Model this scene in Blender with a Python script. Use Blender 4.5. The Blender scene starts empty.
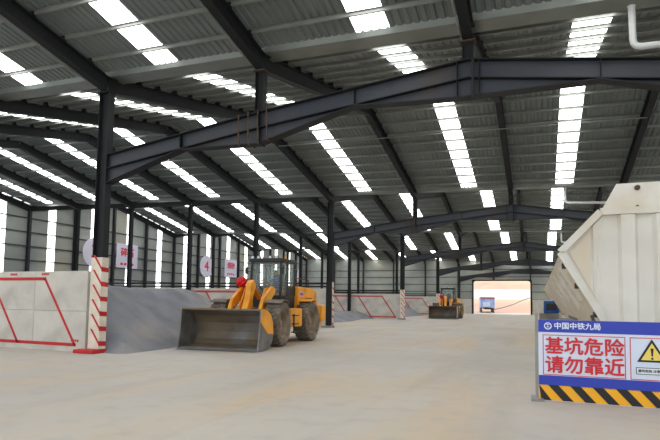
import bpy, bmesh, math, random
from mathutils import Vector, Matrix
R = random.Random(7)
C = bpy.context.scene.collection
SC = bpy.context.scene
PI = math.pi

# ------------------------------------------------------------------ camera, world, exposure
cam_d = bpy.data.cameras.new('camera'); cam = bpy.data.objects.new('camera', cam_d); C.objects.link(cam)
cam_d.sensor_width = 36; cam_d.lens = 36 * 519.54 / 660; cam_d.shift_y = 46.8 / 660
cam_d.clip_end = 2000
cam.matrix_world = (Matrix.Translation((0, 0, 1.65)) @ Matrix.Rotation(0.3859, 4, 'Z')
                    @ Matrix.Rotation(PI / 2 + 0.0668, 4, 'X') @ Matrix.Rotation(0.014, 4, 'Z'))
SC.camera = cam
SC.view_settings.view_transform = 'Standard'; SC.view_settings.look = 'None'
SC.view_settings.gamma = 1; SC.view_settings.use_curve_mapping = False
SC.view_settings.exposure = -0.68
SC.cycles.use_denoising = True
SC.cycles.max_bounces = 8; SC.cycles.diffuse_bounces = 5; SC.cycles.glossy_bounces = 3
SC.cycles.sample_clamp_indirect = 6
SKYLIGHT = 9.5          # radiance of the backlit translucent roof sheets
WALLSTRIP = 5.0
w = bpy.data.worlds.new('overcast'); SC.world = w; w.use_nodes = True
bg = w.node_tree.nodes['Background']; bg.inputs['Color'].default_value = (0.93, 0.97, 1.0, 1); bg.inputs['Strength'].default_value = 2.6

# ------------------------------------------------------------------ materials
def lin(c):
    return tuple(((x / 255) / 12.92 if x / 255 <= .04045 else ((x / 255 + .055) / 1.055) ** 2.4) for x in c) + (1,)
MATS = {}
def mat(name, c, c2=None, scale=3.0, rough=.6, metal=0.0, bump=0.0, bscale=20, detail=4, stretch=None, emit=0, c3=None, s3=1.0, spec=.5, lo=.35, hi=.65):
    if name in MATS: return MATS[name]
    m = bpy.data.materials.new(name); m.use_nodes = True; MATS[name] = m
    nt = m.node_tree; b = nt.nodes['Principled BSDF']
    b.inputs['Roughness'].default_value = rough; b.inputs['Metallic'].default_value = metal
    b.inputs['Specular IOR Level'].default_value = spec
    b.inputs['Base Color'].default_value = lin(c)
    co = nt.nodes.new('ShaderNodeTexCoord'); src = co.outputs['Object']
    if stretch:
        mp = nt.nodes.new('ShaderNodeMapping'); mp.inputs['Scale'].default_value = stretch
        nt.links.new(src, mp.inputs['Vector']); src = mp.outputs['Vector']
    def noise(s, d=detail):
        n = nt.nodes.new('ShaderNodeTexNoise'); n.inputs['Scale'].default_value = s; n.inputs['Detail'].default_value = d
        nt.links.new(src, n.inputs['Vector']); return n.outputs['Fac']
    def ramp(f, a, bb):
        r = nt.nodes.new('ShaderNodeMapRange'); r.inputs['From Min'].default_value = a; r.inputs['From Max'].default_value = bb
        nt.links.new(f, r.inputs['Value']); return r.outputs['Result']
    if c2:
        mx = nt.nodes.new('ShaderNodeMix'); mx.data_type = 'RGBA'
        mx.inputs[6].default_value = lin(c); mx.inputs[7].default_value = lin(c2)
        nt.links.new(ramp(noise(scale), lo, hi), mx.inputs[0]); out = mx.outputs[2]
        if c3:
            m2 = nt.nodes.new('ShaderNodeMix'); m2.data_type = 'RGBA'
            nt.links.new(out, m2.inputs[6]); m2.inputs[7].default_value = lin(c3)
            nt.links.new(ramp(noise(s3, 6), .52, .72), m2.inputs[0]); out = m2.outputs[2]
        nt.links.new(out, b.inputs['Base Color'])
    if bump:
        bp = nt.nodes.new('ShaderNodeBump'); bp.inputs['Strength'].default_value = bump; bp.inputs['Distance'].default_value = .03
        nt.links.new(noise(bscale, 5), bp.inputs['Height']); nt.links.new(bp.outputs['Normal'], b.inputs['Normal'])
    if emit:
        b.inputs['Emission Color'].default_value = (1, 1, 1, 1) if not isinstance(emit, tuple) else emit[1]
        b.inputs['Emission Strength'].default_value = emit if not isinstance(emit, tuple) else emit[0]
    return m

steel = mat('steel_paint', (25, 27, 30), (32, 33, 35), 1.2, .6, bump=.05, spec=.3)
steel_blue = mat('girder_paint', (41, 49, 61), (52, 54, 59), .8, .48, c3=(60, 52, 47), s3=.6)
rust = mat('rusty_steel', (92, 70, 54), (66, 55, 48), 6, .8)
purlin_m = mat('purlin_zinc', (138, 141, 135), (124, 127, 121), 1.5, .42, .15)
gutter_m = mat('gutter_zinc', (126, 131, 125), (108, 113, 108), .8, .4, .3)
sheet_m = mat('roof_sheet', (120, 128, 126), (104, 111, 109), .35, .5, .15)
sky_m = mat('skylight_sheet', (235, 240, 240), rough=.6, emit=SKYLIGHT)
strip_m = mat('wall_strip', (235, 240, 240), rough=.6, emit=WALLSTRIP)
clad_m = mat('wall_sheet', (165, 170, 164), (142, 147, 142), .25, .5, .1, c3=(182, 178, 160), s3=.18)
girt_m = mat('girt', (66, 70, 72), rough=.6)
wcol_m = mat('wall_column', (44, 47, 50), rough=.6)
conc_m = mat('partition_concrete', (206, 202, 194), (190, 186, 178), 1.2, .85, c3=(170, 166, 160), s3=.9, bump=.05)
red_m = mat('red_paint', (196, 30, 34), (176, 30, 34), 5, .6)
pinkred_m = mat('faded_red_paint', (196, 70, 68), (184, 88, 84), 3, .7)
white_m = mat('white_paint', (226, 218, 204), (206, 196, 180), 3, .6)
gravel_m = mat('gravel', (136, 138, 144), (116, 118, 126), .8, .95, bump=.8, bscale=14, c3=(150, 146, 142), s3=.5)
yellow = mat('machine_yellow', (248, 172, 40), (236, 154, 34), 2.0, .42, c3=(188, 128, 50), s3=1.4)
yellow_d = mat('machine_yellow_dusty', (214, 146, 50), (182, 122, 56), 3.0, .6)
black_m = mat('machine_black', (34, 36, 38), (46, 46, 46), 4, .45)
rubber = mat('dusty_rubber', (122, 112, 100), (92, 85, 77), 3, .9, bump=.2, bscale=12, c3=(150, 135, 116), s3=2.0)
rim_m = mat('dusty_rim', (150, 132, 108), (124, 110, 92), 4, .8)
bucket_m = mat('bucket_steel', (134, 134, 136), (106, 104, 102), 2.0, .42, .35, c3=(120, 104, 84), s3=1.1)
bucket_in = mat('bucket_inside', (132, 118, 98), (108, 98, 86), 1.3, .5, .15, c3=(142, 142, 144), s3=.7)
chrome = mat('cylinder_chrome', (200, 200, 200), rough=.2, metal=1)
redbow = mat('red_silk', (228, 16, 26), (196, 8, 18), 9, .45)
hopper_m = mat('hopper_white', (224, 222, 214), (212, 209, 200), .9, .5, c3=(202, 192, 172), s3=.7)
hopper_d = mat('hopper_beige', (222, 212, 194), (210, 198, 178), .8, .65)  # beiger hopper tone for the under-slope, corner panel and legs
blue_m = mat('sign_blue', (40, 62, 178), rough=.45)
signw_m = mat('sign_white', (214, 226, 246), rough=.45)
signred_m = mat('sign_red', (206, 34, 50), rough=.45)
signyel_m = mat('sign_yellow', (246, 178, 28), rough=.45)
signtri_m = mat('sign_triangle', (240, 214, 104), rough=.45)
signblk_m = mat('sign_black', (26, 26, 30), rough=.45)
signtxt_m = mat('sign_letter_white', (232, 238, 250), rough=.45)
pvc_m = mat('white_pvc', (226, 228, 226), rough=.4)
bannerw_m = mat('banner_cloth', (226, 222, 238), rough=.7)
bannerr_m = mat('banner_red', (224, 60, 76), rough=.7)
skin_m = mat('skin', (176, 128, 104), rough=.6)
navy_m = mat('navy_cloth', (40, 56, 132), rough=.8)
hair_m = mat('dark_hair', (28, 24, 22), rough=.7)
clay_m = mat('clay', (224, 178, 154), (232, 196, 164), .05, .95, c3=(206, 168, 156), s3=.12, bump=.2, bscale=.5)
pale_m = mat('pale_gravel_ground', (226, 222, 214), (212, 206, 198), .1, .95)
plastic_b = mat('blue_plastic', (36, 96, 186), (30, 84, 168), 2, .5)
cement_m = mat('grey_cement', (156, 154, 150), (136, 134, 130), 1.5, .9)
track_m = mat('track_grey', (150, 140, 140), rough=.9)

def glass_mat():
    m = bpy.data.materials.new('cab_glass'); m.use_nodes = True; nt = m.node_tree
    b = nt.nodes['Principled BSDF']; b.inputs['Base Color'].default_value = (.55, .68, .66, 1)
    b.inputs['Roughness'].default_value = .05; b.inputs['Alpha'].default_value = .16
    return m
glass_m = glass_mat()

def floor_mat():
    m = bpy.data.materials.new('floor_concrete'); m.use_nodes = True; nt = m.node_tree; b = nt.nodes['Principled BSDF']
    b.inputs['Roughness'].default_value = .72
    co = nt.nodes.new('ShaderNodeTexCoord')
    def noise(s, d, st=(1, 1, 1), rot=0):
        mp = nt.nodes.new('ShaderNodeMapping'); mp.inputs['Scale'].default_value = st; mp.inputs['Rotation'].default_value = (0, 0, rot)
        nt.links.new(co.outputs['Object'], mp.inputs['Vector'])
        n = nt.nodes.new('ShaderNodeTexNoise'); n.inputs['Scale'].default_value = s; n.inputs['Detail'].default_value = d
        nt.links.new(mp.outputs['Vector'], n.inputs['Vector']); return n.outputs['Fac']
    def rng(f, a, bb, hi=1.0):
        r = nt.nodes.new('ShaderNodeMapRange'); r.inputs['From Min'].default_value = a; r.inputs['From Max'].default_value = bb; r.inputs['To Max'].default_value = hi
        nt.links.new(f, r.inputs['Value']); return r.outputs['Result']
    def mix(a, col, f):
        x = nt.nodes.new('ShaderNodeMix'); x.data_type = 'RGBA'
        if isinstance(a, tuple): x.inputs[6].default_value = lin(a)
        else: nt.links.new(a, x.inputs[6])
        x.inputs[7].default_value = lin(col); nt.links.new(f, x.inputs[0]); return x.outputs[2]
    c = mix((190, 183, 172), (178, 172, 164), rng(noise(.25, 4), .35, .65))
    c = mix(c, (196, 174, 142), rng(noise(.5, 5, (1, .22, 1), .35), .50, .68, .8))     # sandy wheel tracks
    c = mix(c, (164, 148, 128), rng(noise(.9, 6, (1, .12, 1), .5), .55, .75, .6))
    c = mix(c, (160, 158, 156), rng(noise(2.2, 8), .52, .8, .6))
    nt.links.new(c, b.inputs['Base Color'])
    bp = nt.nodes.new('ShaderNodeBump'); bp.inputs['Strength'].default_value = .15; bp.inputs['Distance'].default_value = .02
    nt.links.new(noise(9, 6), bp.inputs['Height']); nt.links.new(bp.outputs['Normal'], b.inputs['Normal'])
    return m
floor_m = floor_mat()

# ------------------------------------------------------------------ mesh helpers
def mesh_obj(name, me, parent=None, loc=None):
    o = bpy.data.objects.new(name, me); C.objects.link(o)
    if parent is not None: o.parent = parent
    if loc is not None: o.location = loc
    return o
class MB:
    def __init__(s): s.v = []; s.f = []; s.mi = []; s.cur = 0
    def add(s, vs, fs):
        n = len(s.v); s.v += [tuple(p) for p in vs]; s.f += [tuple(i + n for i in f) for f in fs]; s.mi += [s.cur] * len(fs); return s
    def box(s, c, d, M=None):
        x, y, z = c; a, b, h = d[0] / 2, d[1] / 2, d[2] / 2
        vs = [Vector((x + i * a, y + j * b, z + k * h)) for k in (-1, 1) for j in (-1, 1) for i in (-1, 1)]
        if M is not None: vs = [M @ p for p in vs]
        return s.add(vs, [(0, 2, 3, 1), (4, 5, 7, 6), (0, 1, 5, 4), (2, 6, 7, 3), (0, 4, 6, 2), (1, 3, 7, 5)])
    def cbox(s, c, d, ch=.03):          # chamfered box
        bm = bmesh.new(); bmesh.ops.create_cube(bm, size=1)
        for p in bm.verts: p.co = Vector((p.co.x * d[0] + c[0], p.co.y * d[1] + c[1], p.co.z * d[2] + c[2]))
        bmesh.ops.bevel(bm, geom=bm.edges[:], offset=ch, segments=2, affect='EDGES', profile=.6)
        bm.verts.index_update(); s.add([p.co.copy() for p in bm.verts], [[q.index for q in f.verts] for f in bm.faces]); bm.free(); return s
    def extrude(s, poly, vec):          # closed 3-D polygon extruded along vec
        n = len(poly); vec = Vector(vec); a = [Vector(p) for p in poly]; vs = a + [p + vec for p in a]
        fs = [tuple(range(n))[::-1], tuple(range(n, 2 * n))] + [(i, (i + 1) % n, (i + 1) % n + n, i + n) for i in range(n)]
        return s.add(vs, fs)
    def sweep(s, p0, p1, prof, up=(0, 0, 1)):   # closed profile (side, up) carried from p0 to p1
        p0, p1 = Vector(p0), Vector(p1); d = (p1 - p0).normalized(); sd = d.cross(Vector(up)).normalized(); u = sd.cross(d)
        poly = [p0 + sd * a + u * b for a, b in prof]
        return s.extrude(poly, p1 - p0)
    def bar(s, p0, p1, wd, ht, up=(0, 0, 1)):
        a, b = wd / 2, ht / 2
        return s.sweep(p0, p1, [(-a, -b), (a, -b), (a, b), (-a, b)], up)
    def ibeam(s, p0, p1, wd, ht, tf=.02, tw=.014, up=(0, 0, 1)):
        a, b, t = wd / 2, ht / 2, tw / 2
        return s.sweep(p0, p1, [(-a, -b), (a, -b), (a, -b + tf), (t, -b + tf), (t, b - tf), (a, b - tf), (a, b), (-a, b), (-a, b - tf), (-t, b - tf), (-t, -b + tf), (-a, -b + tf)], up)
    def tube(s, pts, r, n=10, cap=True):
        pts = [Vector(p) for p in pts]; rs = r if isinstance(r, (list, tuple)) else [r] * len(pts); base = len(s.v); rings = []
        for i, p in enumerate(pts):
            d = (pts[min(i + 1, len(pts) - 1)] - pts[max(i - 1, 0)]).normalized()
            a = d.cross(Vector((0, 0, 1)) if abs(d.z) < .9 else Vector((1, 0, 0))).normalized()
            if rings and a.dot(pa) < 0: a = -a
            pa = a; b = d.cross(a); rings.append([p + (a * math.cos(t * 2 * PI / n) + b * math.sin(t * 2 * PI / n)) * rs[i] for t in range(n)])
        fs = []
        for i in range(len(pts) - 1):
            for t in range(n): fs.append((i * n + t, i * n + (t + 1) % n, (i + 1) * n + (t + 1) % n, (i + 1) * n + t))
        if cap: fs += [tuple(range(n))[::-1], tuple(range((len(pts) - 1) * n, len(pts) * n))]
        return s.add([p for rg in rings for p in rg], fs)
    def lathe(s, prof, c=(0, 0, 0), axis='x', n=28):   # prof = (radius, along)
        vs = []; m = len(prof)
        for i in range(n):
            t = 2 * PI * i / n; ct, st = math.cos(t), math.sin(t)
            for r, h in prof:
                if axis == 'x': vs.append((c[0] + h, c[1] + r * ct, c[2] + r * st))
                elif axis == 'y': vs.append((c[0] + r * ct, c[1] + h, c[2] + r * st))
                else: vs.append((c[0] + r * ct, c[1] + r * st, c[2] + h))
        fs = [(i * m + j, ((i + 1) % n) * m + j, ((i + 1) % n) * m + j + 1, i * m + j + 1) for i in range(n) for j in range(m - 1)]
        return s.add(vs, fs)
    def build(s, name, m, parent=None, loc=None, smooth=False, fix=True):
        me = bpy.data.meshes.new(name); me.from_pydata(s.v, [], s.f)
        for x in (m if isinstance(m, (list, tuple)) else [m]): me.materials.append(x)
        if isinstance(m, (list, tuple)): me.polygons.foreach_set('material_index', s.mi)
        if fix:
            bm = bmesh.new(); bm.from_mesh(me); bmesh.ops.recalc_face_normals(bm, faces=bm.faces[:]); bm.to_mesh(me); bm.free()
        if smooth:
            me.polygons.foreach_set('use_smooth', [True] * len(me.polygons))
            me.set_sharp_from_angle(angle=math.radians(40))
        me.update()
        return mesh_obj(name, me, parent, loc)
def tag(o, label=None, cat=None, group=None, kind=None):
    if label: o['label'] = label
    if cat: o['category'] = cat; o['kind'] = kind or 'thing'
    if group: o['group'] = group
    if kind: o['kind'] = kind
    return o
def thing(name, label, cat, loc=(0, 0, 0), rz=0, group=None):
    o = bpy.data.objects.new(name, None); C.objects.link(o); o.location = loc; o.rotation_euler = (0, 0, rz); o.empty_display_size = .3
    return tag(o, label, cat, group)
def struct(name, loc=(0, 0, 0)):
    o = bpy.data.objects.new(name, None); C.objects.link(o); o.location = loc; o['kind'] = 'structure'; return o
KIDS = {}
def copy_tree(o, parent=None):
    c = o.copy(); C.objects.link(c)
    if parent is not None: c.parent = parent
    for ch in o.children: copy_tree(ch, c)
    return c
def share(o, name, parent, loc=(0, 0, 0), rot=None):
    c = bpy.data.objects.new(name, o.data); C.objects.link(c); c.parent = parent; c.location = loc
    if rot: c.rotation_euler = rot
    return c
def text(name, body, size, m, parent, loc, rot=(PI / 2, 0, 0), bold=0.0, align='LEFT', depth=.002, sx=1.0, space=1.0):
    cu = bpy.data.curves.new(name, 'FONT'); cu.body = body; cu.size = size; cu.offset = bold; cu.extrude = depth
    cu.align_x = align; cu.align_y = 'CENTER'; cu.space_character = space; cu.resolution_u = 3
    cu.materials.append(m)
    cu.offset = 0
    tmp = bpy.data.objects.new(name, cu); C.objects.link(tmp)
    me0 = bpy.data.meshes.new_from_object(tmp.evaluated_get(bpy.context.evaluated_depsgraph_get()))
    bpy.data.objects.remove(tmp); bpy.data.curves.remove(cu)
    b = MB(); vs = [v.co.copy() for v in me0.vertices]; fs = [tuple(p.vertices) for p in me0.polygons]
    for q, (dx, dy) in enumerate(((0, 0), (bold, 0), (-bold, 0), (0, bold), (0, -bold)) if bold else ((0, 0),)): b.add([p + Vector((dx, dy, q * .0006)) for p in vs], fs)
    me = bpy.data.meshes.new(name); me.from_pydata(b.v, [], b.f); me.materials.append(m); bpy.data.meshes.remove(me0)
    o = mesh_obj(name, me, parent, loc); o.rotation_euler = rot; o.scale = (sx, 1, 1)
    return o

# ------------------------------------------------------------------ frame grid of the shed (metres)
X0, B, Y1, L = -12.59, 5.5406, 12.143, 18.911
ZV, DR, SX = 8.1235, 2.0118, -0.0307          # rafter underside at the valleys, ridge rise, fall of the gutters to the right
KMIN, KMAX, NMIN, NMAX = -5, 5, -1, 4
XL, XR = X0 + KMIN * B, X0 + KMAX * B
YB, YE = Y1 + NMIN * L, Y1 + NMAX * L
HL = L / 2
def kx(k): return X0 + k * B
def ny(n): return Y1 + n * L
def zt(X): return ZV + SX * (X - X0)           # rafter underside at a valley
def roof_under(X, Y):                          # rafter underside anywhere
    t = ((Y - Y1) / L) % 1.0
    return zt(X) + DR * (1 - abs(t - .5) * 2)
RH = .45; PH = .17
def sheet(X, Y): return roof_under(X, Y) + RH + PH
GUT = .72                                      # gutter width past the valley line

# ------------------------------------------------------------------ floor and outside ground
fb = MB(); fb.box(((XL + XR) / 2, (YB + YE) / 2, -.15), (XR - XL + .6, YE - YB + .6, .3))
tag(fb.build('floor', floor_m), kind='structure')
def terrain(name, m, x0, x1, rows, nx=24, amp=.3, seed=1):
    rr = random.Random(seed); b = MB(); ny_ = len(rows)
    for j, (y, z) in enumerate(rows):
        for i in range(nx + 1):
            b.v.append((x0 + (x1 - x0) * i / nx, y, z + (rr.uniform(-amp, amp) if 0 < j < ny_ - 1 else 0)))
    for j in range(ny_ - 1):
        for i in range(nx): b.f.append((j * (nx + 1) + i, j * (nx + 1) + i + 1, (j + 1) * (nx + 1) + i + 1, (j + 1) * (nx + 1) + i)); b.mi.append(0)
    o = b.build(name, m, smooth=True); o['kind'] = 'structure'; return o
b = MB(); b.box((-8, YE + .3 + 8, -.2), (70, 16, .3)); tag(b.build('ground', pale_m), kind='structure')
terrain('ground_clay_slope', clay_m, -55, 40, [(103, -.3), (108, .4), (114, 1.3), (120, 2.0), (126, 2.6), (128, 2.7)], amp=.15)
terrain('ground_terrace', pale_m, -70, 55, [(127.5, 2.5), (140, 3.4), (155, 4.4), (170, 5.6), (182, 6.6)], amp=.1, seed=2)
terrain('ground_hillside', clay_m, -120, 90, [(180, 6.2), (190, 9.0), (205, 14), (225, 20), (250, 26), (251, 5)], amp=.8, seed=3)

# ------------------------------------------------------------------ roof
ceiling = struct('ceiling')
def ribbed(xa, xb, rise, zx):
    """ribbed sheet from xa to xb (world X); rise=+1 climbs with Y from 0 to HL-GUT, -1 falls from 0 to HL"""
    b = MB(); pitch = .213; n = max(1, round((xb - xa) / pitch)); p = (xb - xa) / n; prof = []
    for i in range(n):
        x = xa + i * p; prof += [(x, 0), (x + p * .52, 0), (x + p * .66, .035), (x + p * .86, .035)]
    prof.append((xb, 0))
    y0, y1 = (GUT, HL + .02) if rise > 0 else (-HL - .02, -.05)
    z0 = DR * y0 / HL if rise > 0 else DR * -y0 / HL
    z1 = DR * y1 / HL if rise > 0 else DR * -y1 / HL
    m = len(prof)
    b.v = [(x, y0, zx(x) + z0 + h) for x, h in prof] + [(x, y1, zx(x) + z1 + h) for x, h in prof]
    b.f = [(i, i + 1, m + i + 1, m + i) for i in range(m - 1)]; b.mi = [0] * len(b.f)
    return b
zsheet = lambda x: zt(x) + RH + PH
OFF = {2: .50, 1: .58, 0: .42, -1: .42, -2: .38, -3: .40, -4: .42, -5: .42, 3: .5, 4: .5}
for k in range(KMIN, KMAX):
    xa, xb = kx(k), kx(k + 1); xc = xa + OFF[k] * B; h = .44
    for rise in (1, -1):
        protos = None
        for n in range(NMIN, NMAX + 1):
            if (rise > 0 and n == NMAX) or (rise < 0 and n == NMIN): continue
            loc = (0, ny(n), 0)
            if protos is None:
                protos = [ribbed(xa, xc - h, rise, zsheet).build('roof_panel', sheet_m, ceiling, loc, fix=False),
                          ribbed(xc + h, xb, rise, zsheet).build('roof_panel', sheet_m, ceiling, loc, fix=False),
                          ribbed(xc - h, xc + h, rise, zsheet).build('skylight_panel', sky_m, ceiling, loc, fix=False)]
            else:
                for p in protos: share(p, p.name.split('.')[0], ceiling, loc)
# purlins: Z sections running the whole width
for rise in (1, -1):
    proto = {}
    for i in range(9):
        d = (.75 + i * .98) if rise < 0 else (1.35 + i * .92)
        z = DR * d / HL + RH + PH / 2 - .005
        for n in range(NMIN, NMAX + 1):
            if (rise > 0 and n == NMAX) or (rise < 0 and n == NMIN): continue
            if i not in proto:
                b = MB(); y = d * rise
                zz = [(-.045, -.015), (.006, -.015), (.006, .072), (.045, .072), (.045, .08), (-.006, .08), (-.006, -.007), (-.045, -.007)]
                b.sweep((XL, y, zt(XL) + z), (XR, y, zt(XR) + z), zz)
                proto[i] = b.build('purlin', purlin_m, ceiling, (0, ny(n), 0))
            else: share(proto[i], 'purlin', ceiling, (0, ny(n), 0))
# rafters
for rise in (1, -1):
    proto = None
    for k in range(KMIN, KMAX + 1):
        for n in range(NMIN, NMAX + 1):
            if (rise > 0 and n == NMAX) or (rise < 0 and n == NMIN): continue
            loc = (kx(k), ny(n), zt(kx(k)))
            if proto is None:
                b = MB(); y1 = HL * rise
                b.ibeam((0, 0, RH / 2), (0, y1, DR + RH / 2), .24, RH)
                proto = b.build('rafter', steel, ceiling, loc)
            else: share(proto, 'rafter', ceiling, loc)
# purlin cleats on every rafter: small angle seats, joined per rafter
for rise in (1, -1):
    proto = None
    for k in range(KMIN, KMAX + 1):
        for n in range(NMIN, NMAX + 1):
            if (rise > 0 and n == NMAX) or (rise < 0 and n == NMIN): continue
            loc = (kx(k), ny(n), zt(kx(k)))
            if proto is None:
                b = MB()
                for i in range(9):
                    d = (.75 + i * .98) if rise < 0 else (1.35 + i * .92)
                    b.box((0, d * rise, DR * d / HL + RH + PH / 2 - .02), (.22, .09, PH))
                proto = b.build('purlin_cleats', steel, ceiling, loc); proto['kind'] = 'stuff'
            else: share(proto, 'purlin_cleats', ceiling, loc)['kind'] = 'stuff'
# gutters in the valleys: folded troughs
for n in range(NMIN, NMAX + 1):
    b = MB(); zz = [(-.06, .10), (.03, -.11), (GUT - .1, -.11), (GUT + .02, .16), (GUT + .01, .18), (GUT - .12, -.09), (.04, -.09), (-.05, .12)]
    b.extrude([(XL, a, zt(XL) + RH + PH + c) for a, c in zz], (XR - XL, 0, SX * (XR - XL)))
    b.build('gutter', gutter_m, ceiling, (0, ny(n), 0))
# thin conduits clipped under the near rafters and across the bay behind the first girder
for k in (0, 1, 2):
    b = MB(); x = kx(k) - .16; z = zt(kx(k))
    pts = [(x, ny(0) - HL + .3, z + DR - .05), (x, ny(0) - 1.2, z + DR * 1.2 / HL - .04), (x, ny(0) - .3, z + .1), (x, ny(0) + .6, z + .2), (x, ny(0) + 2.2, z + DR * 2.2 / HL - .03)]
    b.tube(pts, .02, 6); b.build('conduit', purlin_m, ceiling, smooth=True)
b = MB(); yy = ny(0) + HL + 2.0; z = roof_under(-6, yy) - .02
b.tube([(kx(0), yy, zt(kx(0)) + z - zt(-6)), (kx(3), yy, zt(kx(3)) + z - zt(-6))], .022, 6)
b.build('conduit', purlin_m, ceiling)

# ------------------------------------------------------------------ outer walls
def side_wall(name, X, inward, first_window):
    wl = struct(name); nsub = 20; q = L / 4; wi = first_window
    for i in range(nsub):
        ya, yb = YB + i * q, YB + (i + 1) * q; yc = (ya + yb) / 2; h = .40
        for (p0, p1) in ((ya, yc - h), (yc + h, yb)):
            b = MB(); b.extrude([(X, p0, 0), (X, p1, 0), (X, p1, sheet(X, p1 - 1e-4) if True else 0), (X, p0, sheet(X, p0 + 1e-4))], (-.06 * inward, 0, 0)); b.build('wall_panel', clad_m, wl)
        p0, p1 = yc - h, yc + h
        b = MB(); b.extrude([(X - .02 * inward, p0, 2.4), (X - .02 * inward, p1, 2.4), (X - .02 * inward, p1, sheet(X, p1) - .05), (X - .02 * inward, p0, sheet(X, p0) - .05)], (-.03 * inward, 0, 0))
        o = b.build('window_%d' % wi, strip_m); o['kind'] = 'structure'; wi += 1
        b = MB(); b.box((X - .03 * inward, yc, 1.2), (.06, .9, 2.4)); b.build('wall_panel', conc_m, wl)
        b = MB(); b.ibeam((X + .2 * inward, ya, 0), (X + .2 * inward, ya, roof_under(X, ya)), .2, .3, .02, .02, up=(1, 0, 0)); b.build('wall_column', wcol_m, wl)
    z = 1.2
    while z < ZV + .6:
        b = MB(); b.box((X + .06 * inward, (YB + YE) / 2, z), (.08, YE - YB, .1)); b.build('girt', girt_m, wl); z += 1.2
    b = MB(); b.box((X + .1 * inward, (YB + YE) / 2, .7), (.2, YE - YB, 1.4)); b.build('wall_plinth', conc_m, wl)
    return wi
nw = side_wall('wall_left', XL - .2, 1, 1)
side_wall('wall_right', XR + .2, -1, nw)
# end wall with the gateway
wb = struct('wall_back'); YW = YE + .06
DX0, DX1, DZ = -10.25, -1.5, 5.35
def end_panel(xa, xb, z0, z1=None):
    b = MB(); b.extrude([(xa, YW, z0), (xb, YW, z0), (xb, YW, z1 or sheet(xb, YW)), (xa, YW, z1 or sheet(xa, YW))], (0, .06, 0)); b.build('wall_panel', clad_m, wb)
for k in range(KMIN, KMAX):
    xa, xb = kx(k) - (.3 if k == KMIN else 0), kx(k + 1) + (.3 if k == KMAX - 1 else 0)
    segs = [(xa, xb, 0)]
    if k == 0: segs = [(xa, DX0, 0), (DX0, xb, DZ)]
    if k == 1: segs = [(xa, DX1, DZ), (DX1, xb, 0)] if DX1 < xb else [(xa, xb, DZ)]
    for s in segs: end_panel(*s)
for k in range(KMIN, KMAX + 1):
    if DX0 < kx(k) < DX1: b = MB(); b.ibeam((kx(k), YW - .2, DZ), (kx(k), YW - .2, zt(kx(k))), .2, .3, up=(0, 1, 0)); b.build('wall_column', wcol_m, wb); continue
    b = MB(); b.ibeam((kx(k), YW - .2, 0), (kx(k), YW - .2, zt(kx(k))), .2, .3, up=(0, 1, 0)); b.build('wall_column', wcol_m, wb)
z = 1.2
while z < ZV:
    for xa, xb in (((XL, DX0), (DX1, XR)) if z < DZ else ((XL, XR),)):
        b = MB(); b.box(((xa + xb) / 2, YW - .05, z), (xb - xa, .08, .09)); b.build('girt', girt_m, wb)
    z += 1.2
for xa, xb in ((XL, DX0 - .3), (DX1 + .3, XR)):
    b = MB(); b.box(((xa + xb) / 2, YW - .15, 1.2), (xb - xa, .2, 2.4)); b.build('wall_plinth', conc_m, wb)
# gateway frame with clipped corners
d1 = struct('door_1', ((DX0 + DX1) / 2, YW, 0)); hw = (DX1 - DX0) / 2
for s in (-1, 1):
    b = MB(); b.box((s * (hw + .08), 0, DZ / 2), (.22, .3, DZ + .3)); b.build('door_jamb', steel, d1)
    b = MB(); b.extrude([(s * hw, -.05, DZ), (s * (hw - .35), -.05, DZ), (s * (hw - .12), -.05, DZ - .12), (s * hw, -.05, DZ - .4)], (0, .12, 0)); b.build('corner_gusset', steel, d1)
b = MB(); b.box((0, 0, DZ + .1), (2 * hw + .3, .3, .2)); b.build('door_head', steel, d1)

# ------------------------------------------------------------------ columns
ORD = ['first', 'second', 'third', 'fourth', 'fifth']
LINE = ['nearest', 'second', 'third', 'fourth', 'end wall']
def column(k, n, wd, dp, label):
    x, y = kx(k), ny(n); t = thing('steel_column', label, 'column', (x, y, 0)); h = zt(x)
    b = MB(); b.ibeam((0, 0, .02), (0, 0, h - .01), wd, dp, .022, .016, up=(1, 0, 0)); b.build('shaft', steel, t)
    b = MB(); b.cbox((0, 0, .02), (dp + .15, wd + .15, .05), .01); b.build('base_plate', rust, t)
    b = MB(); b.box((0, 0, h - .02), (dp + .06, wd + .06, .04)); b.build('cap_plate', steel, t)
    return t
def sleeve(t, n):
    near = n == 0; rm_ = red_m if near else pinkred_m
    s, d, hh = .215, .14, 2.78
    b = MB(); b.box((0, 0, .12 + hh / 2), (2 * s, 2 * d, hh)); sl = b.build('guard_sleeve', white_m, t)
    yf, yb_ = -d, d
    for i in range(6):
        z = .72 + i * .45
        if n != 1:
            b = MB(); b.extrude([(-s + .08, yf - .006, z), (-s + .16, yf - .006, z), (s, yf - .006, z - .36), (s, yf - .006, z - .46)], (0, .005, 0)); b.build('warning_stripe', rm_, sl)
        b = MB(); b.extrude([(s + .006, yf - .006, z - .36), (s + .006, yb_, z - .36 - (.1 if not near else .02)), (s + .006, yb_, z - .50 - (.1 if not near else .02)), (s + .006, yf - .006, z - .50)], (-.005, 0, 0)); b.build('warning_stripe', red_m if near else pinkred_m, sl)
    if n == 1:
        b = MB(); b.box((-.01, yf - .012, .12 + hh / 2), (2 * s - .02, .02, hh)); b.build('guard_plate', steel, t)
    b = MB(); b.cbox((-.08, -.1, .055), (.78 if near else .65, .7, .11), .02); b.build('plinth', red_m if near else cement_m, t)
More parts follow.
